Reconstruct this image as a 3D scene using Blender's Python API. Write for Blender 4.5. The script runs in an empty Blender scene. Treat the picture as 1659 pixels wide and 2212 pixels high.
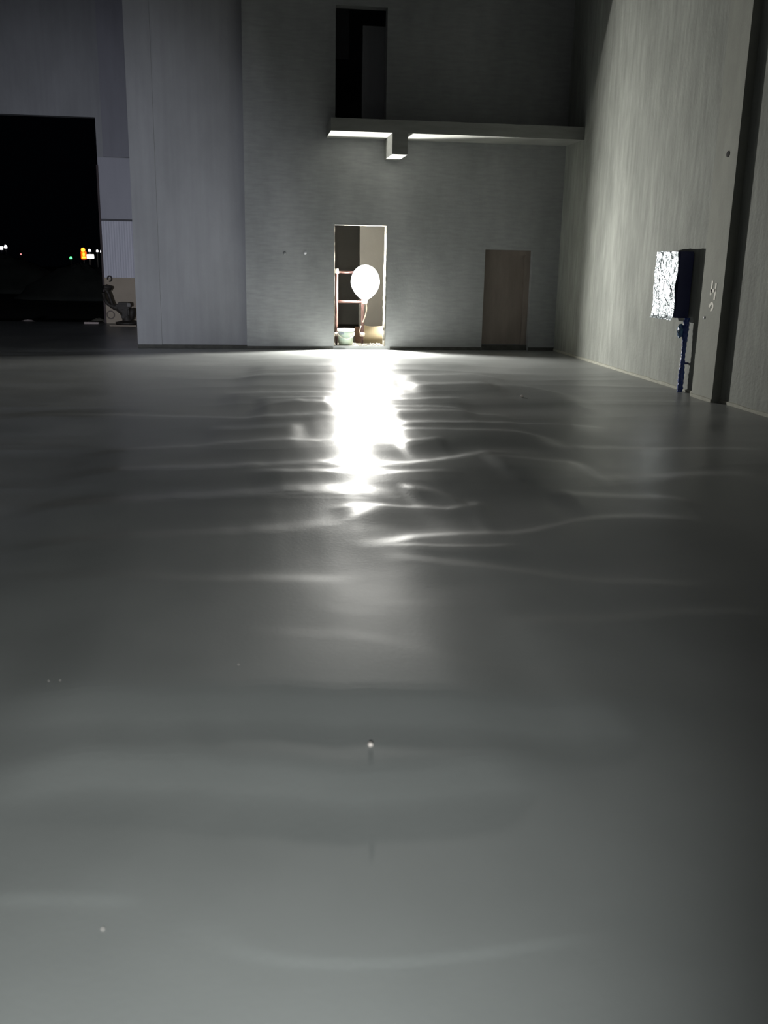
import bpy, bmesh, math, random
import numpy as np
from mathutils import Vector, Matrix, noise
random.seed(7)
S = bpy.context.scene
COL = S.collection
# ------------------------------------------------------------------ camera geometry
F = 2070.0; CX, CY = 829.5, 1106.0; H = 1.6
v = Vector(((680-CX)/F, (8950-CY)/F, 1)).normalized()
d = Vector(((540-CX)/F, (554.5-CY)/F, 1)); d = (d-d.dot(v)*v).normalized()
r = v.cross(d)
def ray(x, y):
    k = Vector(((x-CX)/F, (y-CY)/F, 1)); return Vector((k.dot(r), k.dot(d), -k.dot(v)))
def PZ(x, y, z=0.0): q = ray(x, y); t = (z-H)/q.z; return Vector((q.x*t, q.y*t, z))
def PY(x, y, Y): q = ray(x, y); t = Y/q.y; return Vector((q.x*t, Y, q.z*t+H))
def PX(x, y, X): q = ray(x, y); t = X/q.x; return Vector((X, q.y*t, q.z*t+H))
YB = 17.53; XR = 5.60

# ------------------------------------------------------------------ mesh helpers
def bx(bm, x0, x1, y0, y1, z0, z1, bev=0):
    t = bmesh.new()
    vs = [t.verts.new(p) for p in ((x0,y0,z0),(x1,y0,z0),(x1,y1,z0),(x0,y1,z0),(x0,y0,z1),(x1,y0,z1),(x1,y1,z1),(x0,y1,z1))]
    for f in ((0,3,2,1),(4,5,6,7),(0,1,5,4),(1,2,6,5),(2,3,7,6),(3,0,4,7)): t.faces.new([vs[i] for i in f])
    if bev: bmesh.ops.bevel(t, geom=t.edges[:], offset=bev, segments=2, affect='EDGES')
    me = bpy.data.meshes.new('x'); t.to_mesh(me); bm.from_mesh(me); bpy.data.meshes.remove(me); t.free()
def tube(bm, pts, rad, n=12, caps=True, wob=None):
    pts = [Vector(p) for p in pts]; rings = []
    up = Vector((0,0,1)); prev = None
    for i, p in enumerate(pts):
        a = pts[max(i-1,0)]; b = pts[min(i+1,len(pts)-1)]; t = (b-a).normalized()
        if prev is None:
            u = t.cross(up) if abs(t.z) < .9 else t.cross(Vector((0,1,0)))
            u.normalize()
        else: u = (prev - prev.dot(t)*t).normalized()
        prev = u; w = t.cross(u)
        rr = rad[i] if isinstance(rad, (list, tuple)) else rad
        ring = []
        for k in range(n):
            an = 2*math.pi*k/n; q = rr*(1+(wob(i, an) if wob else 0))
            ring.append(bm.verts.new(p+u*math.cos(an)*q+w*math.sin(an)*q))
        rings.append(ring)
    for A, B in zip(rings, rings[1:]):
        for k in range(n): bm.faces.new((A[k], A[(k+1)%n], B[(k+1)%n], B[k]))
    if caps: bm.faces.new(rings[0][::-1]); bm.faces.new(rings[-1])
def lathe(bm, prof, c, n=40):
    rings = []
    for rr, z in prof: rings.append([bm.verts.new((c[0]+rr*math.cos(2*math.pi*k/n), c[1]+rr*math.sin(2*math.pi*k/n), c[2]+z)) for k in range(n)])
    for A, B in zip(rings, rings[1:]):
        for k in range(n): bm.faces.new((A[k], A[(k+1)%n], B[(k+1)%n], B[k]))
    bm.faces.new(rings[0][::-1]); bm.faces.new(rings[-1])
def smooth_path(pts, n=6):
    out = []; P = [Vector(p) for p in pts]; P = [P[0]]+P+[P[-1]]
    for i in range(1, len(P)-2):
        for k in range(n):
            t = k/n; a, b, c, e = P[i-1:i+3]
            out.append(.5*((2*b)+(c-a)*t+(2*a-5*b+4*c-e)*t*t+(3*b-a-3*c+e)*t**3))
    out.append(P[-2]); return out
def obj(name, bm, m, parent=None, smooth=False, loc=None):
    bmesh.ops.recalc_face_normals(bm, faces=bm.faces[:])
    me = bpy.data.meshes.new(name); bm.to_mesh(me); bm.free()
    if loc is not None: me.transform(Matrix.Translation(-Vector(loc)))
    me.materials.append(m)
    if smooth:
        for p in me.polygons: p.use_smooth = True
    o = bpy.data.objects.new(name, me); COL.objects.link(o)
    if loc is not None: o.location = loc
    if parent is not None:
        o.parent = parent
        if loc is None: o.location = -parent.location if parent.parent is None and parent.type == 'EMPTY' else Vector((0,0,0))
        else: o.location = Vector(loc)-parent.location
    return o
def tag(o, label, cat, group=None, kind=None):
    o['label'] = label; o['category'] = cat
    if group: o['group'] = group
    if kind: o['kind'] = kind
    return o
def thing(name, label, cat, loc, group=None):
    o = bpy.data.objects.new(name, None); COL.objects.link(o); o.location = loc; o.empty_display_size = .1
    return tag(o, label, cat, group)
def struct(o, label, cat): return tag(o, label, cat, kind='structure')

# ------------------------------------------------------------------ materials
def mat(name, col, rough=.8, metal=0, spec=.5, emit=None, es=0):
    m = bpy.data.materials.new(name); m.use_nodes = True; b = m.node_tree.nodes['Principled BSDF']
    b.inputs['Base Color'].default_value = (*col, 1); b.inputs['Roughness'].default_value = rough
    b.inputs['Metallic'].default_value = metal; b.inputs['Specular IOR Level'].default_value = spec
    if emit: b.inputs['Emission Color'].default_value = (*emit, 1); b.inputs['Emission Strength'].default_value = es
    return m
def nmat(name, c0, c1, scale=(1,1,1), sc=2, rough=.85, bump=.2, bsc=40, detail=6, spec=.4, c2=None, streak=None, bdist=.01):
    """mottled surface: base colours c0..c1 by noise; optional second noise streak (scale vector, strength)"""
    m = mat(name, c0, rough, spec=spec); nt = m.node_tree; N = nt.nodes; L = nt.links; b = N['Principled BSDF']
    tc = N.new('ShaderNodeTexCoord'); geo = N.new('ShaderNodeNewGeometry')
    mp = N.new('ShaderNodeMapping'); mp.inputs['Scale'].default_value = scale; L.new(geo.outputs['Position'], mp.inputs['Vector'])
    n1 = N.new('ShaderNodeTexNoise'); n1.inputs['Scale'].default_value = sc; n1.inputs['Detail'].default_value = detail; n1.inputs['Roughness'].default_value = .6
    L.new(mp.outputs[0], n1.inputs['Vector'])
    cr = N.new('ShaderNodeValToRGB'); cr.color_ramp.elements[0].position = .3; cr.color_ramp.elements[1].position = .7
    cr.color_ramp.elements[0].color = (*c0, 1); cr.color_ramp.elements[1].color = (*c1, 1)
    L.new(n1.outputs['Fac'], cr.inputs['Fac']); last = cr.outputs['Color']
    if streak:
        mp2 = N.new('ShaderNodeMapping'); mp2.inputs['Scale'].default_value = streak[0]; L.new(geo.outputs['Position'], mp2.inputs['Vector'])
        n2 = N.new('ShaderNodeTexNoise'); n2.inputs['Scale'].default_value = 1; n2.inputs['Detail'].default_value = 4
        L.new(mp2.outputs[0], n2.inputs['Vector'])
        mr = N.new('ShaderNodeMapRange'); mr.inputs['From Min'].default_value = .3; mr.inputs['From Max'].default_value = .7
        mr.inputs['To Min'].default_value = 1-streak[1]; mr.inputs['To Max'].default_value = 1+streak[1]*.6; L.new(n2.outputs['Fac'], mr.inputs['Value'])
        mx = N.new('ShaderNodeVectorMath'); mx.operation = 'SCALE'; L.new(last, mx.inputs[0]); L.new(mr.outputs[0], mx.inputs['Scale'])
        last = mx.outputs[0]
    L.new(last, b.inputs['Base Color'])
    if bump:
        n3 = N.new('ShaderNodeTexNoise'); n3.inputs['Scale'].default_value = bsc; n3.inputs['Detail'].default_value = 4
        L.new(geo.outputs['Position'], n3.inputs['Vector'])
        bp = N.new('ShaderNodeBump'); bp.inputs['Strength'].default_value = bump; bp.inputs['Distance'].default_value = bdist
        L.new(n3.outputs['Fac'], bp.inputs['Height']); L.new(bp.outputs[0], b.inputs['Normal'])
    return m
M = {}
M['plaster'] = nmat('concrete_plaster', (.285,.295,.295), (.39,.40,.40), (1,1,.35), 1.3, streak=((4,4,22),.10), bsc=25)
M['plaster_left'] = nmat('concrete_plaster_left', (.30,.305,.315), (.38,.385,.40), (1,1,.5), 1.0, streak=((10,10,.6),.06), bsc=25)
M['plaster_right'] = nmat('brushed_concrete', (.245,.258,.235), (.345,.36,.33), (1,1,.5), 1.6, streak=((14,14,1.6),.17), bsc=22, bump=.5)
M['column'] = nmat('column_concrete', (.31,.32,.285), (.37,.38,.34), (1,1,.4), 1.2, streak=((7,7,2.5),.08), bsc=30)
M['slab'] = nmat('ledge_concrete', (.22,.225,.21), (.30,.305,.285), (.5,1,3), 3, bsc=20)
M['inner'] = nmat('inner_plaster', (.47,.45,.41), (.54,.52,.47), (1,1,1), 1.5, bsc=20)
M['cement'] = nmat('pale_mortar', (.10,.095,.075), (.15,.14,.115), (1,1,1), 14, bsc=60, bump=.6)
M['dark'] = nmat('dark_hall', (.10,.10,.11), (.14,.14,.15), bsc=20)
M['board'] = nmat('brown_board', (.20,.165,.14), (.26,.22,.19), (3,3,.6), 2, rough=.7, bsc=40)
M['beige_board'] = nmat('beige_board', (.40,.34,.27), (.47,.40,.32), (1,1,1), 2, rough=.8)
M['sheet'] = nmat('pale_sheet', (.68,.68,.76), (.75,.75,.83), (2,2,.3), 1.5, rough=.5, bump=0)
M['clad'] = nmat('grey_sheet', (.26,.26,.29), (.32,.32,.36), (2,2,.3), 1.5, rough=.7, bump=0)
M['clad2'] = nmat('light_grey_sheet', (.40,.40,.45), (.46,.46,.51), (2,2,.3), 1.5, rough=.6, bump=0)
M['black_steel'] = mat('dark_red_steel', (.035,.018,.02), .6)
M['soil'] = nmat('night_soil', (.014,.017,.015), (.03,.033,.028), sc=1.2, bsc=6)
M['rust'] = nmat('red_primer_steel', (.08,.043,.04), (.12,.065,.06), (1,1,3), 8, rough=.55, bsc=60)
M['coupler'] = mat('galvanised_coupler', (.75,.68,.62), .4, .3)
M['machine'] = nmat('machine_grime', (.03,.026,.022), (.06,.052,.045), sc=8, rough=.6)
M['machine_light'] = mat('machine_panel', (.14,.13,.12), .5)
M['pvc'] = mat('pail_white', (.5,.5,.45), .4)
M['lid'] = mat('pail_lid', (.85,.84,.74), .4)
M['cable'] = mat('pale_cable', (.5,.40,.33), .5)
M['navy'] = mat('navy_enamel', (.03,.036,.12), .5)
M['paint'] = mat('white_paint', (.85,.83,.74), .7)
M['hole'] = mat('hole_black', (.02,.02,.02), .9)
M['plug'] = mat('white_spot', (.85,.85,.88), .4)  # white plug, also the disc standing in for lamp light through a hole
M['grey_ring'] = mat('filler_grey', (.30,.31,.31), .8)
M['chip'] = mat('pale_chip', (.80,.72,.68), .7)
M['bluefilm'] = nmat('blue_film', (.02,.045,.22), (.03,.07,.30), sc=20, rough=.25, bump=.7, bsc=25, bdist=.03, spec=.6)
M['bundle'] = nmat('blue_bundle_film', (.015,.06,.20), (.10,.25,.45), sc=18, rough=.22, bump=.8, bsc=30, bdist=.03, spec=.7)

# crinkled clear/white plastic film
m = mat('crinkled_film', (.80,.88,.93), .36, .6, spec=1); nt = m.node_tree; N = nt.nodes; L = nt.links
geo = N.new('ShaderNodeNewGeometry'); vo = N.new('ShaderNodeTexNoise'); vo.inputs['Scale'].default_value = 6; vo.inputs['Detail'].default_value = 2; vo.inputs['Distortion'].default_value = 1.6
L.new(geo.outputs['Position'], vo.inputs['Vector']); bp = N.new('ShaderNodeBump'); bp.inputs['Strength'].default_value = 1; bp.inputs['Distance'].default_value = .07
L.new(vo.outputs['Fac'], bp.inputs['Height']); L.new(bp.outputs[0], N['Principled BSDF'].inputs['Normal']); M['film'] = m

# pail print: white body, turquoise and grey-blue printed blocks
m = mat('pail_print', (.78,.78,.7), .4); nt = m.node_tree; N = nt.nodes; L = nt.links; geo = N.new('ShaderNodeTexCoord')
vn = N.new('ShaderNodeTexVoronoi'); vn.inputs['Scale'].default_value = 7; mp = N.new('ShaderNodeMapping'); mp.inputs['Scale'].default_value = (1,1,1.6)
L.new(geo.outputs['Object'], mp.inputs[0]); L.new(mp.outputs[0], vn.inputs['Vector'])
cr = N.new('ShaderNodeValToRGB'); cr.color_ramp.interpolation = 'CONSTANT'
e = cr.color_ramp.elements; e[0].color = (.36,.42,.34,1); e[1].position = .45; e[1].color = (.18,.22,.26,1)
x = e.new(.62); x.color = (.34,.42,.36,1); x = e.new(.8); x.color = (.06,.34,.42,1)
sp = N.new('ShaderNodeSeparateColor'); L.new(vn.outputs['Color'], sp.inputs[0]); L.new(sp.outputs[0], cr.inputs['Fac']); L.new(cr.outputs[0], N['Principled BSDF'].inputs['Base Color'])
M['print'] = m

# wet fresh concrete
m = mat('wet_concrete', (.2,.2,.2), .34); nt = m.node_tree; N = nt.nodes; L = nt.links; b = N['Principled BSDF']
geo = N.new('ShaderNodeNewGeometry')
n1 = N.new('ShaderNodeTexNoise'); n1.inputs['Scale'].default_value = .9; n1.inputs['Detail'].default_value = 5
L.new(geo.outputs['Position'], n1.inputs['Vector'])
cr = N.new('ShaderNodeValToRGB'); cr.color_ramp.elements[0].position = .3; cr.color_ramp.elements[1].position = .7
cr.color_ramp.elements[0].color = (.25,.26,.255,1); cr.color_ramp.elements[1].color = (.31,.32,.315,1); L.new(n1.outputs['Fac'], cr.inputs['Fac']); L.new(cr.outputs[0], b.inputs['Base Color'])
mr = N.new('ShaderNodeMapRange'); mr.inputs['From Min'].default_value = .3; mr.inputs['From Max'].default_value = .7; mr.inputs['To Min'].default_value = .29; mr.inputs['To Max'].default_value = .37
L.new(n1.outputs['Fac'], mr.inputs['Value'])
# the slab poured last (towards the camera) is more matt than the wet part by the doorway
sx = N.new('ShaderNodeSeparateXYZ'); L.new(geo.outputs['Position'], sx.inputs[0])
m2 = N.new('ShaderNodeMapRange'); m2.interpolation_type = 'SMOOTHSTEP'; m2.inputs['From Min'].default_value = 4.2; m2.inputs['From Max'].default_value = 7.0; m2.inputs['To Min'].default_value = .20; m2.inputs['To Max'].default_value = 0
L.new(sx.outputs['Y'], m2.inputs['Value']); ad = N.new('ShaderNodeMath'); ad.operation = 'ADD'; L.new(mr.outputs[0], ad.inputs[0]); L.new(m2.outputs[0], ad.inputs[1])
L.new(ad.outputs[0], b.inputs['Roughness'])
n2 = N.new('ShaderNodeTexNoise'); n2.inputs['Scale'].default_value = 55; n2.inputs['Detail'].default_value = 5; L.new(geo.outputs['Position'], n2.inputs['Vector'])
bp = N.new('ShaderNodeBump'); bp.inputs['Strength'].default_value = .3; bp.inputs['Distance'].default_value = .002
L.new(n2.outputs['Fac'], bp.inputs['Height']); L.new(bp.outputs[0], b.inputs['Normal'])
b.inputs['Specular IOR Level'].default_value = .5
M['floor'] = m

# ------------------------------------------------------------------ FLOOR with trowel ridges
YA = 24.0            # far wall of the annex on the left
nx, ny = 380, 1000
xs = np.linspace(-7.0, 5.9, nx)
ys = 1.5*(YB+.2-0)**0; ys = np.geomspace(1.45, YB+.05, ny)
Xg, Yg = np.meshgrid(xs, ys)
Zg = np.zeros_like(Xg)
rng = np.random.RandomState(3)
def vnoise(X, Y, sx, sy, seed):
    rs = np.random.RandomState(seed); G = rs.rand(128, 128)
    x = X/sx+40; y = Y/sy+10; xi = np.floor(x).astype(int); yi = np.floor(y).astype(int); fx = x-xi; fy = y-yi
    fx = fx*fx*(3-2*fx); fy = fy*fy*(3-2*fy)
    g = lambda a, b: G[a % 128, b % 128]
    return (g(xi,yi)*(1-fx)+g(xi+1,yi)*fx)*(1-fy)+(g(xi,yi+1)*(1-fx)+g(xi+1,yi+1)*fx)*fy-.5
warp = vnoise(Xg, Yg, 2.2, 2.0, 5)*.7
far = np.clip((Yg-4.5)/5, 0, 1)
Zg -= np.abs(vnoise(Xg, Yg+warp, 2.6, .8, 11))*.024*(.12+.88*far)
Zg -= np.abs(vnoise(Xg, Yg+warp*1.4, 3.4, 1.3, 12))*.028*(.12+.88*far)
Zg -= np.abs(vnoise(Xg, Yg+warp*.8, 1.7, .5, 21))*.012*far
Zg += vnoise(Xg, Yg+warp, .9, .28, 13)*.0016*far
Zg += vnoise(Xg, Yg, .35, .2, 14)*.0006
# crest lines of the ridges left by the screed and trowel: (pixels along crest, band width px, slope, reversed)
RID = [
 ([(520,778),(700,777),(900,778),(1010,776)],6,.06,0),
 ([(540,797),(640,796),(780,797)],6,.10,0), ([(515,815),(720,815),(800,816)],6,.09,0),
 ([(870,830),(940,834),(1060,831)],6,.08,0), ([(480,855),(600,853),(760,853)],7,.11,0),
 ([(555,868),(720,866)],5,.08,0), ([(545,889),(585,881),(640,877),(720,881),(780,884)],8,.10,0),
 ([(0,902),(300,904),(470,908),(560,909),(720,902),(800,897)],9,.10,0),
 ([(860,815),(1020,811),(1090,818)],6,.10,0), ([(850,843),(1040,839),(1140,839),(1230,853)],7,.08,0),
 ([(790,866),(900,868),(1000,866)],6,.09,0),
 ([(820,884),(960,885),(1010,888)],7,.10,0), ([(800,897),(960,896),(1100,900)],7,.10,0),
 ([(820,919),(1000,921),(1200,920),(1310,926)],8,.10,0), ([(820,934),(1000,939),(1110,941),(1190,952)],8,.09,0),
 ([(450,934),(560,932),(650,926)],9,.05,0),
 ([(180,990),(320,980),(480,970),(600,962),(720,961),(830,955)],14,.10,0),
 ([(1180,968),(1400,972),(1659,972)],9,.06,0), ([(860,962),(960,955)],6,.06,0),
 ([(150,1038),(400,1029),(560,1021),(700,1014),(800,1020),(900,1011),(1000,996),(1045,985),(1170,981)],16,.11,0),
 ([(1050,1001),(1150,1002),(1260,1006)],13,.07,0), ([(540,1037),(700,1036),(800,1041),(880,1036),(990,1030)],9,.08,0),
 ([(40,1114),(250,1107),(450,1093),(600,1083),(720,1080),(860,1088)],24,.10,0),
 ([(870,1064),(940,1073),(985,1086),(1012,1101),(1048,1091)],10,.08,0), ([(720,1116),(900,1103),(970,1108),(1012,1101)],7,.07,0),
 ([(0,1200),(200,1190),(480,1173),(620,1163),(720,1150),(785,1130),(840,1108)],20,.065,0),
 ([(800,1196),(860,1187),(905,1173),(1000,1166),(1130,1161),(1200,1146),(1265,1128),(1400,1126),(1520,1130)],16,.10,0),
 ([(850,1195),(1000,1195),(1080,1193),(1115,1186)],7,.07,0),
 ([(850,1222),(1000,1236),(1120,1247),(1300,1264),(1540,1270)],18,.06,0),
 ([(0,1262),(240,1269),(440,1276),(560,1273),(750,1271)],20,.05,0),
 ([(770,1323),(860,1325),(1010,1320),(1140,1318)],14,.006,0), ([(680,1333),(760,1346),(840,1349)],20,.006,0),
 ([(1120,1362),(1300,1351),(1450,1336),(1659,1330)],22,.05,0),
 ([(520,1393),(760,1406),(880,1427),(960,1456),(1100,1477),(1300,1487)],28,.015,0),
 ([(1190,1072),(1350,1079),(1500,1086)],14,.07,0), ([(1300,1041),(1500,1031),(1640,1028)],14,.06,0),
 ([(-40,1514),(300,1515),(600,1516),(850,1520),(1100,1534),(1300,1530),(1440,1505)],85,.11,1),
 ([(-40,1676),(60,1660),(160,1646),(250,1641),(420,1646),(540,1658),(700,1670),(860,1668),(1050,1651),(1200,1646)],85,.13,1),
 ([(430,1985),(480,2025),(520,2048),(620,2069),(750,2075),(900,2069),(1060,2050),(1260,2015)],30,.10,1),
 ([(-40,1935),(120,1932),(300,1938)],30,.08,1),
]
for pts, band, sl, rev in RID:
    W = [PZ(*p) for p in pts]; W.sort(key=lambda q: q.x)
    px_ = np.array([w.x for w in W]); py_ = np.array([w.y for w in W])
    # smooth the polyline by resampling
    tx = np.linspace(px_[0], px_[-1], 60); ty = np.interp(tx, px_, py_)
    k = np.hanning(9); k /= k.sum(); ty = np.convolve(np.pad(ty, 4, mode='edge'), k, 'valid')
    ym = py_.mean(); Lw = band*ym*ym/(F*H)*1.1
    crest = np.interp(xs, tx, ty)[None, :] + vnoise(Xg, Yg*0, .10, 1, int(band)+3)*Lw*.12
    span = tx[-1]-tx[0]; tp = max(.22*span, .05)
    w = np.clip((xs-tx[0]+tp*.3)/tp, 0, 1)*np.clip((tx[-1]+tp*.3-xs)/tp, 0, 1); w = w*w*(3-2*w)
    Lf = Lw*1.05; A = (sl if rev else min(sl*1.55, .72*H/ym))*Lf; s = (Yg-crest)*( -1 if rev else 1)
    u = np.clip(s/Lf, 0, 1.6)
    farp = np.where(u < .7, 1-u, .3*np.exp(-(u-.7)/.3)) - .3*math.exp(-3)*0
    farp = np.where(s > Lf*1.6, farp*np.clip(2.6-s/Lf, 0, 1), farp)
    nearp = .5+.5*np.cos(np.pi*np.clip(-s/(Lw*(11 if rev else 6)), 0, 1))
    prof = np.where(s > 0, farp, nearp)
    sm = np.exp(-(s/(Lw*.12))**2)*.05
    if band > 12 and not rev: prof = prof+vnoise(Xg, Yg, .05, .05, 77)*np.exp(-(s/(Lw*.4))**2)*.05
    Zg += A*(prof-sm)*w[None, :]
Zg -= np.median(Zg)
Zg *= np.clip((YB-.1-Yg)/.5, 0.0, 1)      # run flat into the wall
Zg *= np.clip((XR-.05-Xg)/.3, 0, 1)
me = bpy.data.meshes.new('floor')
co = np.stack([Xg, Yg, Zg], -1).reshape(-1, 3)
verts = co.tolist()
idx = np.arange(nx*ny).reshape(ny, nx)
q = np.stack([idx[:-1,:-1], idx[:-1,1:], idx[1:,1:], idx[1:,:-1]], -1).reshape(-1, 4).tolist()
n0 = len(verts)
# flat remainder of the slab: left, behind the camera, the annex
def flat(x0, x1, y0, y1):
    n = len(verts); verts.extend([(x0,y0,0),(x1,y0,0),(x1,y1,0),(x0,y1,0)]); q.append((n,n+1,n+2,n+3))
flat(-9.2, -7.0, -6.2, YB+.05); flat(-7.0, 5.9, -6.2, 1.45); flat(-9.2, -1.8, YB+.05, YA+.3)
me.from_pydata(verts, [], q); me.materials.append(M['floor'])
for p in me.polygons: p.use_smooth = True
fl = bpy.data.objects.new('floor', me); COL.objects.link(fl)
struct(fl, 'freshly poured wet grey concrete floor with long shallow trowel ridges', 'floor')

# ------------------------------------------------------------------ BACK WALL (two storeys, two doorways, upper opening)
D1 = (1.485, 2.405, .066, 2.17); D2 = (4.215, 5.095, 0.0, 1.80); UP = (1.44, 2.36, 3.80, 5.68)
HT = 8.6; T = .24; E = -.077; EL = -1.995
bm = bmesh.new(); y0, y1 = YB, YB+T
bx(bm, E, D1[0], y0, y1, -.1, HT)
bx(bm, D1[0], D1[1], y0, y1, -.1, D1[2])
bx(bm, D1[0], D1[1], y0, y1, D1[3], UP[2])
bx(bm, D1[0], UP[1], y0, y1, UP[2], UP[3]) if False else None
bx(bm, UP[1], D1[1], y0, y1, UP[2], UP[3]); bx(bm, D1[0], D1[1], y0, y1, UP[3], HT)
bx(bm, D1[1], D2[0], y0, y1, -.1, HT)
bx(bm, D2[0], D2[1], y0, y1, D2[3], HT)
bx(bm, D2[1], XR+.3, y0, y1, -.1, HT)
struct(obj('wall_back', bm, M['plaster']), 'grey rendered concrete back wall with two doorways and an upper opening', 'wall')
# left bay of the back wall: slightly recessed panel and a corner column
bm = bmesh.new(); bx(bm, EL+.42, E, YB+.13, YB+.36, -.1, HT)
struct(obj('wall_back_left', bm, M['plaster_left']), 'recessed pale grey concrete bay left of the lit doorway', 'wall')
bm = bmesh.new(); bx(bm, EL, EL+.42, YB+.10, YB+.50, -.1, HT)
struct(obj('trim_1', bm, M['plaster_left']), 'flat concrete corner column at the left end of the back wall', 'column')
# thin strip at the foot of the walls, darker than the plaster above
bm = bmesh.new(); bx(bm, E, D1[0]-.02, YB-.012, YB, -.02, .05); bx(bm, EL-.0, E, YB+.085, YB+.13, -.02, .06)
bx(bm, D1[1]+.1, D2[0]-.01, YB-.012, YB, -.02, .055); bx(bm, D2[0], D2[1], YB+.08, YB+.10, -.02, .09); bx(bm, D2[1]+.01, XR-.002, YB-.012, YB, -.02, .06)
M['foot_strip'] = nmat('dark_strip', (.05,.05,.045), (.09,.09,.08), sc=9, bsc=40)
struct(obj('dark_strip_back', bm, M['foot_strip']), 'dark strip along the foot of the back wall', 'skirting')

# ragged mortar lips round the lit doorway
def lip(name, a, b, axis, face, inward, amp, seed):
    """ragged strip running a->b; face = fixed coordinate, inward = direction (+1/-1) into the opening"""
    bm = bmesh.new(); n = 46; rows = []
    for i in range(n+1):
        t = a+(b-a)*i/n; w = amp*(.35+.9*abs(noise.noise(Vector((t*6, seed, 0))))+.8*max(0, noise.noise(Vector((t*17, seed, 4)))))
        if axis == 'z' and inward < 0: w *= (.25 if t > 1.55 else 1.0)
        P = []
        for (yy, k) in ((YB-.004, .1), (YB-.004, -.5), (YB+.05, -.8), (YB+T, .2), (YB+T*.5, .8), (YB+.02, 1)):
            u = face+inward*w*k
            P.append(bm.verts.new((u, yy, t) if axis == 'z' else (t, yy, u)))
        rows.append(P)
    for A, B in zip(rows, rows[1:]):
        for k in range(6): bm.faces.new((A[k], A[(k+1)%6], B[(k+1)%6], B[k]))
    bm.faces.new(rows[0]); bm.faces.new(rows[-1][::-1])
    return bm
dr = thing('door_1', 'doorway with ragged mortar edges, lit from within by the lamp', 'doorway', (1.945, YB, .066)); dr['kind'] = 'structure'
obj('left_jamb', lip('l', D1[2], D1[3], 'z', D1[0], 1, .007, 1), M['cement'], dr)
obj('right_jamb', lip('r', D1[2], D1[3], 'z', D1[1], -1, .042, 2), M['cement'], dr)
obj('lintel', lip('t', D1[0], D1[1], 'x', D1[3], -1, .011, 3), M['cement'], dr)
bm = bmesh.new()
for i in range(26):
    a = D1[0]+.02+i*(D1[1]-D1[0]-.04)/25; bx(bm, a-.025, a+.03, YB+.002+random.random()*.01, YB+T, .045, .066+random.random()*.010)
obj('sill', bm, M['cement'], dr)

# boarded doorway
dr = thing('door_2', 'low doorway closed with dark brown boarding at the right end of the back wall', 'door', (4.655, YB, 0)); dr['kind'] = 'structure'
bm = bmesh.new(); bx(bm, D2[0]-.02, D2[1]+.02, YB+.17, YB+.21, .09, D2[3]+.02)
obj('boarding', bm, M['board'], dr)
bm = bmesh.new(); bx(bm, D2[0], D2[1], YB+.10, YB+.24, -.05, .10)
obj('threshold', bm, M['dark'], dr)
bm = bmesh.new(); bx(bm, D2[0], D2[1], YB+.12, YB+.17, D2[3]-.09, D2[3]); bx(bm, D2[1]-.10, D2[1], YB+.12, YB+.17, .1, D2[3]-.09)
obj('door_frame', bm, M['board'], dr)

# ledge slab over the doorway
bm = bmesh.new(); bx(bm, 1.335, XR+.05, YB-.96, YB+.001, 3.60, 3.80)
slab = struct(obj('trim_2', bm, M['slab']), 'cantilevered concrete ledge slab beneath the dark upper opening', 'ledge')
bm = bmesh.new(); bx(bm, 2.345, 2.60, YB-.96, YB+.001, 3.27, 3.60)
struct(obj('trim_3', bm, M['slab']), 'short concrete beam stub hanging under the ledge slab', 'beam')

# rooms behind the back wall
BX = PY(777, 600, YB+2.3).x
bm = bmesh.new()
bx(bm, BX, 4.0, YB+2.3, YB+2.45, 0, 3.6)           # rear partition, lower
bx(bm, 3.0, 3.15, YB+T, YB+2.3, 0, 3.6)        # right partition, lower
bx(bm, -.3, -.15, YB+.36, YB+6, 0, HT)
struct(obj('wall_room', bm, M['inner']), 'beige plastered partition seen through the lit doorway', 'wall')
bm = bmesh.new(); bx(bm, -.3, 4.2, YB+T, YB+6, -.05, .056)
struct(obj('floor_room', bm, M['cement']), 'pale dusty floor of the small room behind the lit doorway', 'floor')
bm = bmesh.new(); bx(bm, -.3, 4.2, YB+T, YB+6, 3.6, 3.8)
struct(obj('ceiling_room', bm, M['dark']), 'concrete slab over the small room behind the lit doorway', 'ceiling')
BX2 = PY(783, 150, YB+.55).x
bm = bmesh.new(); bx(bm, BX2, 4.0, YB+.55, YB+.7, 3.92, 5.50); bx(bm, -.3, UP[0]+.42, YB+1.6, YB+1.7, 5.15, 6.2)
struct(obj('wall_upper_room', bm, M['plaster_left']), 'pale grey partition half filling the dark upper opening', 'wall')
bm = bmesh.new(); bx(bm, -.3, 4.2, YB+6, YB+6.15, 0, HT); bx(bm, -.3, 4.2, YB+T, YB+6, HT-.1, HT)
struct(obj('wall_room_far', bm, M['inner']), 'dark far wall glimpsed through the lit doorway and the opening above', 'wall')

# ------------------------------------------------------------------ RIGHT WALL
bm = bmesh.new(); bx(bm, XR, XR+.3, -6.2, YB+T, -.1, HT)
struct(obj('wall_right', bm, M['plaster_right']), 'right wall of rough vertically brushed grey concrete', 'wall')
ya = PX(1494, 846, XR-.11).y; yb_ = PX(1537, 862, XR-.11).y
print('PIL', ya, yb_)
bm = bmesh.new(); bx(bm, XR-.11, XR, yb_, ya, -.05, HT, 0)
pil = struct(obj('trim_4', bm, M['column']), 'shallow concrete pilaster with white painted marks on the right wall', 'pilaster')
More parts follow.
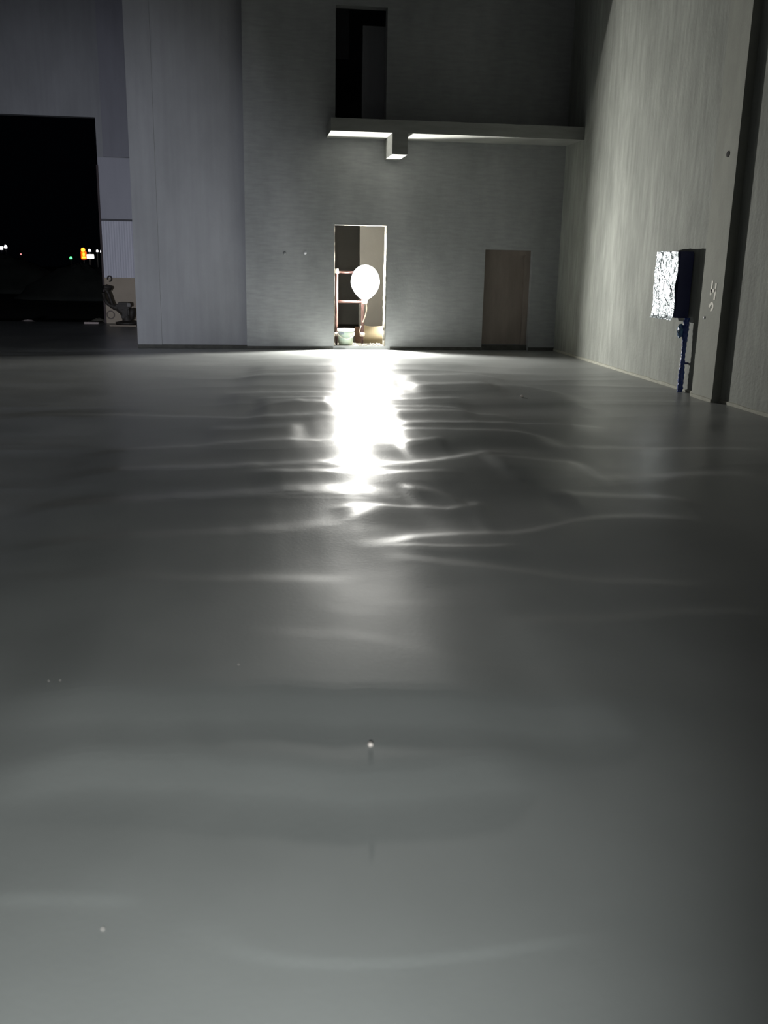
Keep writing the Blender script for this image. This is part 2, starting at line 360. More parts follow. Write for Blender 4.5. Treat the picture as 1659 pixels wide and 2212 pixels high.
# perimeter strip
bm = bmesh.new(); n = 70
def strip(x, a, b):
    rows = []
    for i in range(n+1):
        t = a+(b-a)*i/n; h = .035+.012*noise.noise(Vector((t*3, 0, 1)))
        rows.append([bm.verts.new(p) for p in ((x, t, -.03), (x-.014, t, -.03), (x-.014, t, h), (x, t, h+.006))])
    for A, B in zip(rows, rows[1:]):
        for k in range(4): bm.faces.new((A[k], A[(k+1)%4], B[(k+1)%4], B[k]))
    bm.faces.new(rows[0]); bm.faces.new(rows[-1][::-1])
strip(XR, ya, YB-.02); strip(XR-.11, yb_, ya); strip(XR, 2, yb_-.001)
struct(obj('baseboard_right', bm, nmat('pale_strip', (.33,.33,.28), (.43,.43,.37), sc=12)), 'pale mortar strip along the foot of the right wall', 'skirting')

# painted marks on the pilaster
XF = XR-.11
def stroke(pts, wd):
    bm = bmesh.new(); P = smooth_path([PX(x, y, XF) for x, y in pts], 5); rows = []
    for i, p in enumerate(P):
        a = P[max(i-1,0)]; b = P[min(i+1,len(P)-1)]; t = (b-a).normalized(); nrm = Vector((0, -t.z, t.y))
        w = wd*(1+.15*noise.noise(p*9))
        rows.append([bm.verts.new(Vector((XF-h, (p+nrm*s*w).y, (p+nrm*s*w).z))) for h, s in ((-.001,-1),(-.001,1),(.003,.9),(.003,-.9))])
    for A, B in zip(rows, rows[1:]):
        for k in range(4): bm.faces.new((A[k], A[(k+1)%4], B[(k+1)%4], B[k]))
    bm.faces.new(rows[0]); bm.faces.new(rows[-1][::-1]); return bm
for ps, w in (([(1540,606),(1537.5,622),(1535.5,638)],.022), ([(1547.5,612),(1545.5,630),(1543,648)],.022), ([(1536,629),(1541,628),(1546,627)],.022)):
    obj('painted_stroke', stroke(ps, w), M['paint'], pil).location = (0,0,0)
obj('painted_stroke', stroke([(1532,664),(1536,656),(1540,657),(1540,665),(1535,672)], .018), M['paint'], pil).location = (0,0,0)
bm = bmesh.new(); c = PX(1573, 333, XF)
lathe(bm, [(.001,0),(.035,0),(.035,.01),(.001,.012)], (0,0,0), 14)
bmesh.ops.rotate(bm, verts=bm.verts[:], cent=(0,0,0), matrix=Matrix.Rotation(-math.pi/2, 3, 'Y'))
bmesh.ops.translate(bm, verts=bm.verts[:], vec=(XF+.004, c.y, c.z))
o = obj('anchor_hole', bm, M['hole'], pil); o.location = (0,0,0)

# ------------------------------------------------------------------ HALL SHELL out of frame, annex on the left
bm = bmesh.new(); bx(bm, -9.4, -9.2, -6.2, YA+.3, -.1, HT)
struct(obj('wall_left', bm, M['plaster_left']), 'concrete wall closing the hall on the left', 'wall')
bm = bmesh.new(); bx(bm, -9.4, XR+.3, -6.4, -6.2, -.1, HT)
struct(obj('wall_front', bm, M['plaster']), 'concrete wall behind the viewpoint', 'wall')
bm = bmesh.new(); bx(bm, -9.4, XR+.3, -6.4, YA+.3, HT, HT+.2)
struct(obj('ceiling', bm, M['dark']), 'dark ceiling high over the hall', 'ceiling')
bm = bmesh.new(); bx(bm, EL, EL+.2, YB+.50, YA+.3, -.1, HT)
struct(obj('wall_annex_side', bm, M['plaster_left']), 'side wall of the annex behind the back wall', 'wall')
GX = PY(205, 252, YA).x; GZ = PY(120, 250, YA).z; PXc = PY(225, 600, YA).x; print('gate', GX, GZ, PXc)
bm = bmesh.new(); bx(bm, -9.2, GX, YA, YA+.25, GZ, HT)
bx(bm, GX, GX+.14, YA-.0, YA+.25, PY(215,355,YA).z+.005, HT); bx(bm, GX+.14, EL, YA, YA+.25, -.05, HT)
struct(obj('wall_annex', bm, M['plaster_left']), 'concrete lintel wall over the open night gateway', 'wall')
bm = bmesh.new(); bx(bm, EL-.17, EL-.002, YA-.32, YA-.08, PY(255,600,YA).z+.03, HT-.02)  # dark strip painted in place of the left block's shadow
struct(obj('shade_strip', bm, M['dark']), 'dark vertical strip in place of the shadow between the cladding and the corner column', 'trim')
# sheet cladding right of the gateway
z1 = PY(255,475,YA-.02).z; z2 = PY(255,602,YA-.02).z; z3 = PY(255,341,YA-.02).z
cl = thing('cladding_panel', 'pale sheet cladding beside the dark gateway, corrugated at the bottom', 'cladding', (PXc+.5, YA, z2))
bm = bmesh.new(); bx(bm, GX+.145, EL-.004, YA-.06, YA-.004, z3+.012, HT-.02); obj('upper_sheet', bm, M['clad'], cl)
bm = bmesh.new(); bx(bm, PXc, EL-.004, YA-.055, YA-.004, z1+.015, z3-.005); obj('middle_sheet', bm, M['clad2'], cl)
bm = bmesh.new(); nn = 260; rows = []
for i in range(nn+1):
    x_ = PXc+(EL-.004-PXc)*i/nn; yy = YA-.035-.014*(1-abs(math.sin((x_-PXc)*math.pi/.058))**.7)
    rows.append([bm.verts.new((x_, yy, z2)), bm.verts.new((x_, yy, z1-.01)), bm.verts.new((x_, YA-.004, z1-.01)), bm.verts.new((x_, YA-.004, z2))])
for A, B in zip(rows, rows[1:]):
    for k in range(4): bm.faces.new((A[k], A[(k+1)%4], B[(k+1)%4], B[k]))
bm.faces.new(rows[0]); bm.faces.new(rows[-1][::-1]); obj('corrugated_sheet', bm, M['sheet'], cl)
bm = bmesh.new(); bx(bm, PXc, EL-.004, YA-.07, YA-.054, z1-.03, z1+.01); obj('flashing', bm, M['dark'], cl)
bm = bmesh.new(); bx(bm, PXc, EL-.004, YA-.05, YA-.004, 0, z2-.027)
tag(obj('plain_board', bm, M['beige_board']), 'plain beige board under the corrugated cladding', 'board')
bm = bmesh.new(); bx(bm, PXc, EL-.004, YA-.095, YA-.056, z2-.025, z2+.02)
tag(obj('ledger_rail', bm, M['beige_board']), 'dusty rail between the corrugated cladding and the beige board', 'rail')
bm = bmesh.new(); bx(bm, GX+.02, PXc-.03, YA-.1, YA+.2, 0, PY(215,357,YA).z)
tag(obj('gate_post', bm, M['black_steel']), 'dark reddish steel post on the right side of the gateway', 'post')

# ------------------------------------------------------------------ OUTSIDE
bm = bmesh.new(); rows = []
for j in range(60):
    Y = YA+.3+(j/59)**2.2*520; row = []
    for i in range(50):
        X = -11+i*.28+(-150+i*6)*(j/59)**2.2
        z = -.06-5.5*min(1, max(0, (Y-60)/140))**1
        row.append(bm.verts.new((X, Y, z+.05*noise.noise(Vector((X*.4, Y*.4, 0)))*min(1, (Y-YA)/2))))
    rows.append(row)
for A, B in zip(rows, rows[1:]):
    for k in range(49): bm.faces.new((A[k], A[k+1], B[k+1], B[k]))
struct(obj('ground_outside', bm, M['soil'], smooth=True), 'dark open ground outside the gateway at night', 'ground')
def heap(name, c, rx, ry, h, m, label, cat, seed, group=None):
    bm = bmesh.new(); n = 28; k = 12; rings = []
    for a in range(k):
        t = a/(k-1); rr = 1-t; z = h*(1-rr**1.6)
        rings.append([bm.verts.new((rx*rr*math.cos(2*math.pi*i/n)*(1+.18*noise.noise(Vector((i*.7, a*.3, seed)))), ry*rr*math.sin(2*math.pi*i/n), z*(1+.2*noise.noise(Vector((i*.5, a, seed)))) -.03)) for i in range(n)])
    for A, B in zip(rings[:-1], rings[1:]):
        for i in range(n): bm.faces.new((A[i], A[(i+1)%n], B[(i+1)%n], B[i]))
    bm.faces.new(rings[0][::-1])
    o = obj(name, bm, m, smooth=True); o.location = c; return tag(o, label, cat, group)
c = PY(180, 690, 38.0); heap('soil_heap', (c.x, 38, -.05), 2.6, 1.6, 1.25, M['soil'], 'low dark soil heap outside, close to the right post of the gateway', 'heap', 1)
c = PY(20, 690, 44.0); heap('soil_heap', (c.x, 44, -.05), 3.2, 1.8, 1.5, M['soil'], 'wider dark soil heap outside at the left edge of the gateway', 'heap', 2)
M['pale'] = nmat('pale_timber', (.55,.46,.44), (.65,.56,.54), sc=5)
c = PY(205, 696, YA+.25)
bm = bmesh.new(); bx(bm, c.x-.17, c.x+.17, YA-.30, YA-.18, .0, .035, .008)
tag(obj('timber_offcut', bm, M['pale']), 'short pale timber offcut on the floor at the foot of the gate post', 'timber')
heap('sand_heap', (PY(213,690,YA+.5).x, YA+.55, -.02), .30, .2, .13, M['cement'], 'small grey heap just behind the pale timber offcut', 'heap', 5)
heap('pale_heap', (PY(57,694,YA+.3).x, YA+.5, -.03), .28, .2, .09, M['pale'], 'flat pale heap in the middle of the gateway threshold', 'heap', 7)  # low heap in an even pale colour

# distant lights, all standing on the ground far beyond the gateway
YL = 400.0; GL = -5.56
def em(name, col, s): return mat(name, (0.02,.02,.02), .5, emit=col, es=s)
E_W = em('lamp_white', (1,.97,1), 9); E_B = em('lamp_blue', (.12,.10,1), 6); E_G = em('lamp_green', (.1,1,.25), 3); E_R = em('sign_red', (1,.08,.0), 2.2); E_O = em('sign_orange', (1,.30,.02), 4); E_P = em('lamp_pink', (1,.35,.35), 1.6)
M['pole'] = mat('pole_dark', (.03,.03,.03), .6)
def lamp_post(px, py, s, mt, label, cat='street light', name='street_lamp', group=None):
    p = PY(px, py, YL); t = thing(name, label, cat, (p.x, YL, GL), group)
    bm = bmesh.new(); tube(bm, [(p.x, YL, GL), (p.x, YL, p.z-.4*s)], .10, 8); obj('pole', bm, M['pole'], t)
    bm = bmesh.new()
    lathe(bm, [(.15*s,.55*s),(.38*s,.35*s),(.60*s,-.30*s),(.5*s,-.45*s)][::-1], (p.x, YL, p.z), 14); obj('lamp_head', bm, mt, t, True)
lamp_post(12, 533, 1.0, E_W, 'white street light at the far left edge, upper of the two there')
lamp_post(153, 557, .9, E_G, 'small green light low beyond the gateway', 'light', 'signal_lamp')
lamp_post(45, 549, .45, E_P, 'tiny pink light alone in the left half of the gateway', 'light', 'signal_lamp')
lamp_post(193, 541, .85, E_W, 'white street light directly above the white lit sign')
lamp_post(210, 542, .60, E_W, 'smaller white street light between the lit sign and the gate post')
lamp_post(219.5, 542.5, .85, E_W, 'white street light nearest to the dark gate post')
p = PY(3, 536, YL); t = thing('lit_sign', 'small white and blue lit sign at the far left edge', 'sign', (p.x, YL, GL))
bm = bmesh.new(); bx(bm, p.x-.6, p.x+.5, YL-.1, YL+.1, p.z-.5, p.z+.5, .03); obj('sign_face', bm, E_W, t)
bm = bmesh.new(); bx(bm, p.x-1.1, p.x-.6, YL-.1, YL+.1, p.z-.5, p.z+.5, .03); obj('side_face', bm, E_B, t)
bm = bmesh.new(); tube(bm, [(p.x, YL, GL), (p.x, YL, p.z-.5)], .1, 8); obj('pole', bm, M['pole'], t)
p = PY(180.5, 549, YL); t = thing('lit_sign', 'tall red and orange lit sign with a round top', 'sign', (p.x, YL, GL))
bm = bmesh.new(); bx(bm, p.x-1.0, p.x+1.0, YL, YL+.4, p.z-1.9, p.z+1.0, .1); sb = obj('sign_body', bm, E_R, t)
bm = bmesh.new(); bx(bm, p.x-.35, p.x+.45, YL-.15, YL, p.z-.7, p.z+.6, .1); bx(bm, p.x-.75, p.x+.75, YL-.15, YL, p.z-1.6, p.z-.9, .1); obj('lettering', bm, E_O, sb)
bm = bmesh.new(); bmesh.ops.create_uvsphere(bm, u_segments=16, v_segments=10, radius=.75); bmesh.ops.translate(bm, verts=bm.verts[:], vec=(p.x-.15, YL+.2, p.z+1.6)); obj('round_top', bm, E_O, t, True)
bm = bmesh.new(); tube(bm, [(p.x, YL+.2, GL), (p.x, YL+.2, p.z-1.9)], .15, 8); obj('pole', bm, M['pole'], t)
YL = 396.0; p = PY(195, 554, YL); t = thing('lit_sign', 'white rectangular lit sign beside the orange sign', 'sign', (p.x, YL, GL))
bm = bmesh.new(); bx(bm, p.x-1.25, p.x+1.25, YL, YL+.3, p.z-.7, p.z+.7, .05); obj('sign_face', bm, E_W, t)
bm = bmesh.new(); tube(bm, [(p.x, YL+.1, GL), (p.x, YL+.1, p.z-.7)], .15, 8); obj('pole', bm, M['pole'], t)

# ------------------------------------------------------------------ machine in the annex
YM = YA-.45
def pm(x, y, dy=0): return PY(x, y, YM+dy)
mc = thing('power_trowel', 'dark engine-driven site machine with bent handle in front of the beige board', 'machine', (pm(272,694).x, YM, 0))
bm = bmesh.new(); a = pm(276, 696); lathe(bm, [(.26,0.005),(.28,.03),(.28,.055),(.06,.10),(.05,.12)], (a.x, YM, 0), 28); obj('blade_guard', bm, M['machine'], mc)
bm = bmesh.new(); tube(bm, smooth_path([pm(275,694), pm(273,684), pm(267,675), pm(257,667), pm(247,663), pm(240,660)]), [.11]*7+[.10]*6+[.085]*6+[.07]*6+[.06]*6, 12); obj('drive_column', bm, M['machine'], mc, True)
bm = bmesh.new(); tube(bm, smooth_path([pm(240,661), pm(233,656), pm(228,649), pm(225,641,-.05), pm(223,632,-.1)]), .04, 10); obj('handle', bm, M['machine'], mc, True)
bm = bmesh.new(); tube(bm, smooth_path([pm(243,658), pm(239,648), pm(235,636), pm(230,628), pm(225,624)]), .035, 10); hd = obj('handle', bm, M['machine'], mc, True)
bm = bmesh.new(); tube(bm, [pm(224,620,-.05), pm(240,622,.05)], [.055, .04], 10); tube(bm, [pm(225,625,-.05), pm(238,626,.05)], .028, 10); obj('grip', bm, M['machine'], hd, True)
bm = bmesh.new(); a = pm(251,653); b = pm(284,668); bx(bm, a.x, b.x, YM-.15, YM+.15, b.z, a.z, .05); ft = obj('fuel_tank', bm, M['machine'], mc)
bm = bmesh.new(); a = pm(262,666); b = pm(280,690); bx(bm, a.x, b.x, YM-.1, YM+.12, b.z, a.z, .03); obj('engine_block', bm, M['machine'], mc)
bm = bmesh.new(); a = pm(276,654); b = pm(284,662); bx(bm, a.x, b.x, YM-.175, YM-.12, b.z, a.z, .01); obj('air_filter', bm, M['machine_light'], ft)
bm = bmesh.new(); tube(bm, [pm(286,666), pm(285,674), pm(283,690)], [.05,.07,.05], 12); obj('muffler', bm, M['machine'], mc, True)
bm = bmesh.new(); bb = PY(239.5, 680, YA-.04); R0 = .085
tube(bm, [(bb.x+R0*math.cos(a*math.pi/16), YA-.064, bb.z+R0*1.05*math.sin(a*math.pi/16)) for a in range(33)], .013, 8, False)
tag(obj('hose_loop', bm, mat('hose_grey', (.20,.17,.15), .6), smooth=True), 'thin grey hose loop hanging low on the beige board', 'hose')
bm = bmesh.new(); bb = PY(237, 602, YA-.08)
tube(bm, [(bb.x+.045*math.cos(a*math.pi/10), YA-.112, bb.z+.06*math.sin(a*math.pi/10)) for a in range(-6, 12)], .016, 8)
tag(obj('cable_hook', bm, M['machine'], smooth=True), 'small dark hook at the lower left corner of the corrugated sheet', 'hook')
bm = bmesh.new(); a = PY(262, 699, YM-.5); bx(bm, a.x-.25, a.x+.35, YM-.62, YM-.45, 0.002, .02, .004)
tag(obj('timber_board', bm, M['beige_board']), 'flat board on the floor in front of the machine', 'board')

# ------------------------------------------------------------------ wall plug and lit hole left of the doorway
for (x_, y_, mt, rr, lab) in ((615, 547, M['grey_ring'], .030, 'grey filled plug hole in the wall, farther from the lit doorway'), (659, 546.5, M['plug'], .028, 'lit hole in the wall painted as a white disc, nearer to the lit doorway')):  # white disc colour stands in for lamp light through a hole
    c = PY(x_, y_, YB); bm = bmesh.new()
    lathe(bm, [(.002,0),(rr,0),(rr*.8,.012),(.002,.016)], (0,0,0), 20)
    bmesh.ops.rotate(bm, verts=bm.verts[:], cent=(0,0,0), matrix=Matrix.Rotation(math.pi/2, 3, 'X'))
    o = obj('wall_spot', bm, mt, smooth=True); o.location = (c.x, YB+.001, c.z); tag(o, lab, 'plug', 'plug and painted lit hole in the back wall')

# ------------------------------------------------------------------ lit doorway contents
ZS = .066
# red steel prop frame
YP = YB+.34
xa = PY(727, 660, YP).x; xb = PY(783, 700, YP).x; zt = PY(727, 584, YP).z
fr = thing('scaffold_frame', 'reddish painted steel scaffold frame standing in the lit doorway', 'scaffold', ((xa+xb)/2, YP, .056))
zc = PY(727, 722, YP).z
for xx, rr in ((xa, .027), (xb, .030)):
    bm = bmesh.new(); tube(bm, [(xx, YP, .056), (xx, YP, zc)], rr*.72, 16); obj('lower_leg', bm, M['rust'], fr, True)
    bm = bmesh.new(); tube(bm, [(xx, YP, zc), (xx, YP, zt)], rr, 16); up_ = obj('upright', bm, M['rust'], fr, True)
    bm = bmesh.new(); tube(bm, [(xx, YP, zc-.035), (xx, YP, zc-.02), (xx, YP, zc+.02), (xx, YP, zc+.035)], [rr*1.2, rr*1.6, rr*1.6, rr*1.2], 16); tube(bm, [(xx-.01, YP-.01, zc), (xx-.01, YP-.075, zc)], .014, 8); obj('coupler', bm, M['coupler'], up_, True)
for yy, rr in ((588, .020), (652, .022)):
    bm = bmesh.new(); z = PY(750, yy, YP).z; tube(bm, [(xa, YP, z), (xb, YP, z)], rr, 12); obj('crossbar', bm, M['rust'], fr, True)
bm = bmesh.new(); tube(bm, [(xa, YP, zt-.05), (xa, YP, zt+.03)], [.04, .03], 12); obj('corner_fitting', bm, M['coupler'], fr, True)
# lamp
LP = Vector((PY(789, 612, YB+.2).x, YB+.20, PY(789, 610, YB+.2).z)); print('LAMP', LP)
lm = thing('work_lamp', 'glaring white site lamp hung in the middle of the open doorway', 'lamp', LP)
m = bpy.data.materials.new('glare_glow'); m.use_nodes = True; nt = m.node_tree; nt.nodes.clear(); N = nt.nodes; L = nt.links
o_ = N.new('ShaderNodeOutputMaterial'); mx = N.new('ShaderNodeMixShader'); tr = N.new('ShaderNodeBsdfTransparent'); ee = N.new('ShaderNodeEmission')
ee.inputs['Color'].default_value = (1,.995,.97,1); ee.inputs['Strength'].default_value = 8; mx.inputs[0].default_value = .4
L.new(tr.outputs[0], mx.inputs[1]); L.new(ee.outputs[0], mx.inputs[2]); L.new(mx.outputs[0], o_.inputs[0]); M['glare_shell'] = m
bm = bmesh.new()  # glowing shell in the shape of the lamp's glare, larger than the source
prof = []
for i in range(25):
    a = -math.pi/2+math.pi*i/24; z = .31*math.sin(a); rr = .262*math.cos(a)
    if z < 0: rr *= 1-.22*(-z/.31)**1.5*(1 if i else 1)
    prof.append((max(rr, .004), z))
lathe(bm, prof, LP, 48); obj('glare_shell', bm, M['glare_shell'], lm, True)
bm = bmesh.new(); rb = []  # unseen black disc added behind the bulb to block light backwards
for rr, dy in ((.19,.05),(.15,.075),(.08,.09),(.004,.095)):
    rb.append([bm.verts.new((LP.x+rr*math.cos(k*math.pi/16), LP.y+dy, LP.z+rr*math.sin(k*math.pi/16))) for k in range(32)])
for A, B in zip(rb, rb[1:]):
    for k in range(32): bm.faces.new((A[k], A[(k+1)%32], B[(k+1)%32], B[k]))
bm.faces.new(rb[-1]); oo = obj('back_blocker', bm, mat('blocker_black', (.015,.015,.015), .7), lm, True); md = oo.modifiers.new('s', 'SOLIDIFY'); md.thickness = .006
bm = bmesh.new(); lathe(bm, [(.03,0),(.045,.02),(.045,.07),(.02,.09)], LP+Vector((0,0,-.385)), 20); obj('lamp_holder', bm, M['coupler'], lm, True)
bm = bmesh.new(); zz = LP.z-.34; tube(bm, [(LP.x, LP.y, zz), (xb, YP, zz)], .013, 10); obj('mounting_arm', bm, M['rust'], lm, True)
bm = bmesh.new(); tube(bm, smooth_path([(LP.x+.0, LP.y+.02, zz+.02), PY(792,664,YB+.2), PY(790.5,676,YB+.24), PY(787,688,YB+.28), PY(784,696,YB+.31)]), .010, 8); obj('power_cable', bm, M['cable'], lm, True)
bm = bmesh.new(); tube(bm, smooth_path([PY(780,704,YP-.04), PY(778,711,YP-.06), PY(776,719,YP-.05)]), .008, 8)
tag(obj('cable_tail', bm, M['cable'], smooth=True), 'short loose end of pale cable at the foot of the scaffold frame', 'cable')
# pail
pc = PY(747, 744, YB+.17); pc = Vector((pc.x, YB+.175, ZS+.004))
pl = thing('paint_pail', 'white lidded plastic pail with turquoise print in the left of the doorway', 'bucket', pc)
rB, rT, hp = .125, .15, .27
bm = bmesh.new(); lathe(bm, [(rB*.9,0),(rB,.006),(rT*.97,hp-.05),(rT*.99,hp-.045),(rT*.99,hp-.035),(rT*.97,hp-.03),(rT*.97,hp)], pc); obj('bucket_body', bm, M['print'], pl, True, loc=pc)
bm = bmesh.new(); lathe(bm, [(rT*1.03,hp-.025),(rT*1.07,hp-.02),(rT*1.07,hp+.012),(rT*1.0,hp+.02),(rT*.9,hp+.008),(.002,hp+.010)], pc); obj('lid', bm, M['lid'], pl, True)
bm = bmesh.new(); tube(bm, smooth_path([pc+Vector((-rT*1.0,-.02,hp-.05)), pc+Vector((-rT*.8,-rT*.75,hp-.11)), pc+Vector((0,-rT*1.03,hp-.15)), pc+Vector((rT*.8,-rT*.75,hp-.11)), pc+Vector((rT*1.0,-.02,hp-.05))]), .005, 8); obj('handle', bm, M['coupler'], pl, True)
# curved beige tub sheet on the right
a = PY(785, 716, YB+.62).x; b_ = 2.52
bm = bmesh.new(); rows = []
for i in range(25):
    t = i/24; x_ = a-.015+(b_-a+.015)*t; yy = YB+.70-.38*t**1.8; zt_ = .40-.03*t-.02*math.sin(t*5)
    rows.append([bm.verts.new((x_, yy, .056)), bm.verts.new((x_, yy+.03, zt_)), bm.verts.new((x_, yy+.045, zt_)), bm.verts.new((x_, yy+.015, .056))])
for A, B in zip(rows, rows[1:]):
    for k in range(4): bm.faces.new((A[k], A[(k+1)%4], B[(k+1)%4], B[k]))
bm.faces.new(rows[0]); bm.faces.new(rows[-1][::-1])
tag(obj('curved_board', bm, mat('beige_card', (.22,.18,.11), .8), smooth=True), 'curved beige sheet standing behind the rubble at the right of the doorway', 'sheet')
bm = bmesh.new(); c1 = PY(766, 716, YB+.75).x; c2 = PY(783, 716, YB+.75).x; bx(bm, c1, c2, YB+.72, YB+.75, .056, .36)
tag(obj('wooden_board', bm, nmat('raw_brown_wood', (.06,.033,.02), (.09,.05,.03), (1,1,6), 3)), 'small brown wooden board standing between pail and curved sheet', 'board')
# rubble
rk = random.Random(5)
bmr = bmesh.new()
for i in range(230):
    x_ = rk.uniform(1.80, D1[1]-.06); y_ = rk.uniform(YB+.03, YB+.34)
    s = rk.uniform(.006, .022)*(1.3 if y_ > YB+.3 else 1)
    if abs(x_-xb) < .04 and abs(y_-YP) < .05: continue
    ret = bmesh.ops.create_icosphere(bmr, subdivisions=1, radius=s)
    for vv in ret['verts']:
        vv.co *= .75+.5*rk.random(); vv.co += Vector((x_, y_, (.066 if y_ < YB+T else .056)+s*.5))
tag(obj('rubble', bmr, M['cement']), 'pale mortar crumbs scattered over the doorway sill', 'rubble', kind='stuff')

# ------------------------------------------------------------------ wrapped electrical cabinet on the right wall
DP = .20; XC = XR-DP
yn = PX(1456, 686, XC).y; yf = PX(1411, 683, XC).y; zb = PX(1456, 687, XC).z; ztp = PX(1466, 543, XC).z
print('CAB', yn, yf, zb, ztp)
cab = thing('electrical_cabinet', 'navy wall cabinet wrapped in glaring crinkled white film on the right wall', 'cabinet', (XR, (yn+yf)/2, zb))
bm = bmesh.new(); bx(bm, XC, XR-.004, yn, yf, zb, ztp, .012); obj('cabinet_body', bm, M['navy'], cab)
bm = bmesh.new(); nu, nv = 36, 46; rows = []
for j in range(nv+1):
    row = []
    for i in range(nu+1):
        u = i/nu; w = j/nv; yy = yn-.015+(yf-yn+.03)*u; z = zb-.03+(ztp-zb+.025)*w
        # film: ragged near edge, flares out at the hem
        dsp = .012+.030*abs(noise.noise(Vector((yy*5, z*5, 1))))+.008*abs(noise.noise(Vector((yy*13, z*11, 5))))+.03*max(0, .06-w)/.06
        if i == 0: yy += .02*noise.noise(Vector((0, z*9, 3)))
        if j == nv: z += .015*noise.noise(Vector((yy*12, 0, 2)))
        row.append(bm.verts.new((XC-dsp, yy, z)))
    rows.append(row)
for A, B in zip(rows, rows[1:]):
    for k in range(nu): bm.faces.new((A[k], A[k+1], B[k+1], B[k]))
film = obj('film_wrap', bm, M['film'], cab); md = film.modifiers.new('s', 'SOLIDIFY'); md.thickness = .002
# riser pipe
pb = Vector((5.525, 11.856, 0)); pt = Vector((5.525, 11.856, zb)); yp = (pb.y+pt.y)/2; print('pipe', pb.y, pt.y)
XP = 5.525
rs = thing('cable_riser', 'blue film wrapped cable pipe running from the cabinet down to the floor', 'pipe', (XP, pb.y, 0))
bm = bmesh.new(); nseg = 80; P = []; R_ = []
for i in range(nseg+1):
    t = i/nseg; z = -.01+(zb+.02)*t; P.append((XP, pb.y+(pt.y-pb.y)*t, z)); R_.append(.033+.006*math.sin(t*9)+.004*noise.noise(Vector((z*14, 0, 0))))
tube(bm, P, R_, 16, wob=lambda i, an: .10*math.sin(i*1.1+an)); obj('wrapped_pipe', bm, M['bluefilm'], rs, True)
bm = bmesh.new(); bc = PX(1467, 713, XP); bmesh.ops.create_icosphere(bm, subdivisions=4, radius=1)
for vv in bm.verts:
    k = 1+.25*noise.noise(vv.co*2.2+Vector((3,0,0))); vv.co = Vector((vv.co.x*.045*k+XP-.05, vv.co.y*.05*k+0, vv.co.z*.085*k+bc.z))
tb = (bc.z/zb); yc = pb.y+(pt.y-pb.y)*tb
for vv in bm.verts: vv.co.y += yc+.04
obj('film_bundle', bm, M['bundle'], rs, True)
bm = bmesh.new(); zc2 = PX(1482, 787, XP).z; yc2 = pb.y+(pt.y-pb.y)*zc2/zb; bx(bm, XP, XR, yc2-.012, yc2+.012, zc2-.012, zc2+.012); obj('pipe_bracket', bm, M['navy'], rs)
# pale filled spot under cabinet on the pilaster corner
c = PX(1522, 686, XF); bm = bmesh.new(); lathe(bm, [(.002,0),(.022,0),(.016,.010),(.002,.013)], (0,0,0), 16)
bmesh.ops.rotate(bm, verts=bm.verts[:], cent=(0,0,0), matrix=Matrix.Rotation(-math.pi/2, 3, 'Y'))
o = obj('wall_spot', bm, M['plug'], smooth=True); o.location = (XF+.001, c.y, c.z); tag(o, 'small pale plug on the pilaster just below the painted marks', 'plug')

# ------------------------------------------------------------------ chips on the floor
for (x_, y_, s, lab) in ((800,1630,.0095,'pinkish pale chip on the floor in the lower middle'), (107,1494,.0022,'tiny pale chip on the floor, left one of the close pair'), (132,1496,.0022,'tiny pale chip on the floor, right one of the close pair'), (516,1467,.0022,'tiny lone pale chip on the floor left of centre'), (1127,859,.02,'small bright crumb on the distant floor before the boarded doorway'), (222,2008,.003,'faint pale chip on the floor near the bottom left')):
    c = PZ(x_, y_); bm = bmesh.new(); bmesh.ops.create_icosphere(bm, subdivisions=2, radius=s)
    for vv in bm.verts: vv.co *= 1+.3*noise.noise(vv.co/s*1.5+Vector((x_,0,0))); vv.co.z = vv.co.z*.8
    jx = int(np.argmin(abs(xs-c.x))); jy = int(np.argmin(abs(ys-c.y)))
    o = obj('mortar_chip', bm, M['chip'], smooth=True); o.location = (c.x, c.y, float(Zg[jy, jx])+s*.55); tag(o, lab, 'chip', 'mortar chips on the floor')

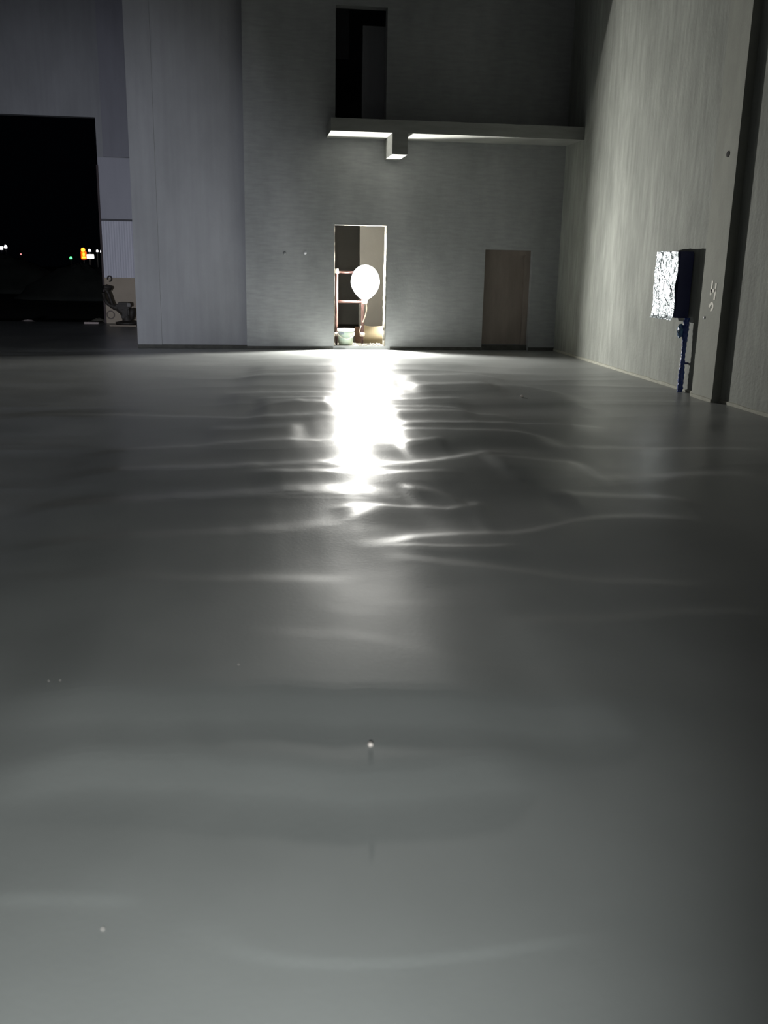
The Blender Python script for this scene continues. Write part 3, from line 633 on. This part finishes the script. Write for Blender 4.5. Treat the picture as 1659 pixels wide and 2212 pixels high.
# ------------------------------------------------------------------ LIGHTS
def light(name, kind, loc, W, col=(1,1,1), **k):
    l = bpy.data.lights.new(name, kind); l.energy = W; l.color = col
    for a, b in k.items(): setattr(l, a, b)
    o = bpy.data.objects.new(name, l); COL.objects.link(o); o.location = loc; return o
o = light('lamp_bulb', 'POINT', LP, 2100, (1,.985,.93), shadow_soft_size=.07); o.parent = lm; o.location = (0,0,0)
# torch held beside the camera, pointing down to the wet floor
o = light('torch_beam', 'SPOT', (-.30, -.8, 1.3), 620, (.95,1,.98), shadow_soft_size=.03, spot_size=math.radians(60), spot_blend=1.0)
dirv = Vector((-.12, 2.7, 0))-Vector(o.location); o.rotation_euler = dirv.to_track_quat('-Z', 'Y').to_euler()
# unseen cool fill spot added behind the camera to brighten annex and left bay
o = light('annex_fill', 'SPOT', (-3.3, -5.5, .9), 6500, (.84,.88,1), shadow_soft_size=.25, spot_size=math.radians(29), spot_blend=1.0)
dirv = Vector((-3.8, YA, 1.0))-Vector(o.location); o.rotation_euler = dirv.to_track_quat('-Z', 'Y').to_euler()

W = bpy.data.worlds.new('night'); S.world = W; W.use_nodes = True
W.node_tree.nodes['Background'].inputs[0].default_value = (.25,.35,.6,1); W.node_tree.nodes['Background'].inputs[1].default_value = .0012


# ------------------------------------------------------------------ CAMERA
cam = bpy.data.cameras.new('camera'); co_ = bpy.data.objects.new('camera', cam); COL.objects.link(co_)
cam.sensor_fit = 'VERTICAL'; cam.sensor_height = 36; cam.lens = F/2212*36; cam.clip_end = 2000; cam.clip_start = .05
R3 = Matrix(((r.x, -r.y, -r.z), (d.x, -d.y, -d.z), (-v.x, v.y, v.z)))
co_.matrix_world = Matrix.Translation((0,0,H)) @ R3.to_4x4()
cam.dof.use_dof = True; cam.dof.focus_distance = 13; cam.dof.aperture_fstop = 2.4
S.camera = co_
S.view_settings.view_transform = 'Standard'; S.view_settings.look = 'None'; S.view_settings.gamma = 1; S.view_settings.use_curve_mapping = False
S.view_settings.exposure = 0.0
S.cycles.max_bounces = 8; S.cycles.diffuse_bounces = 5
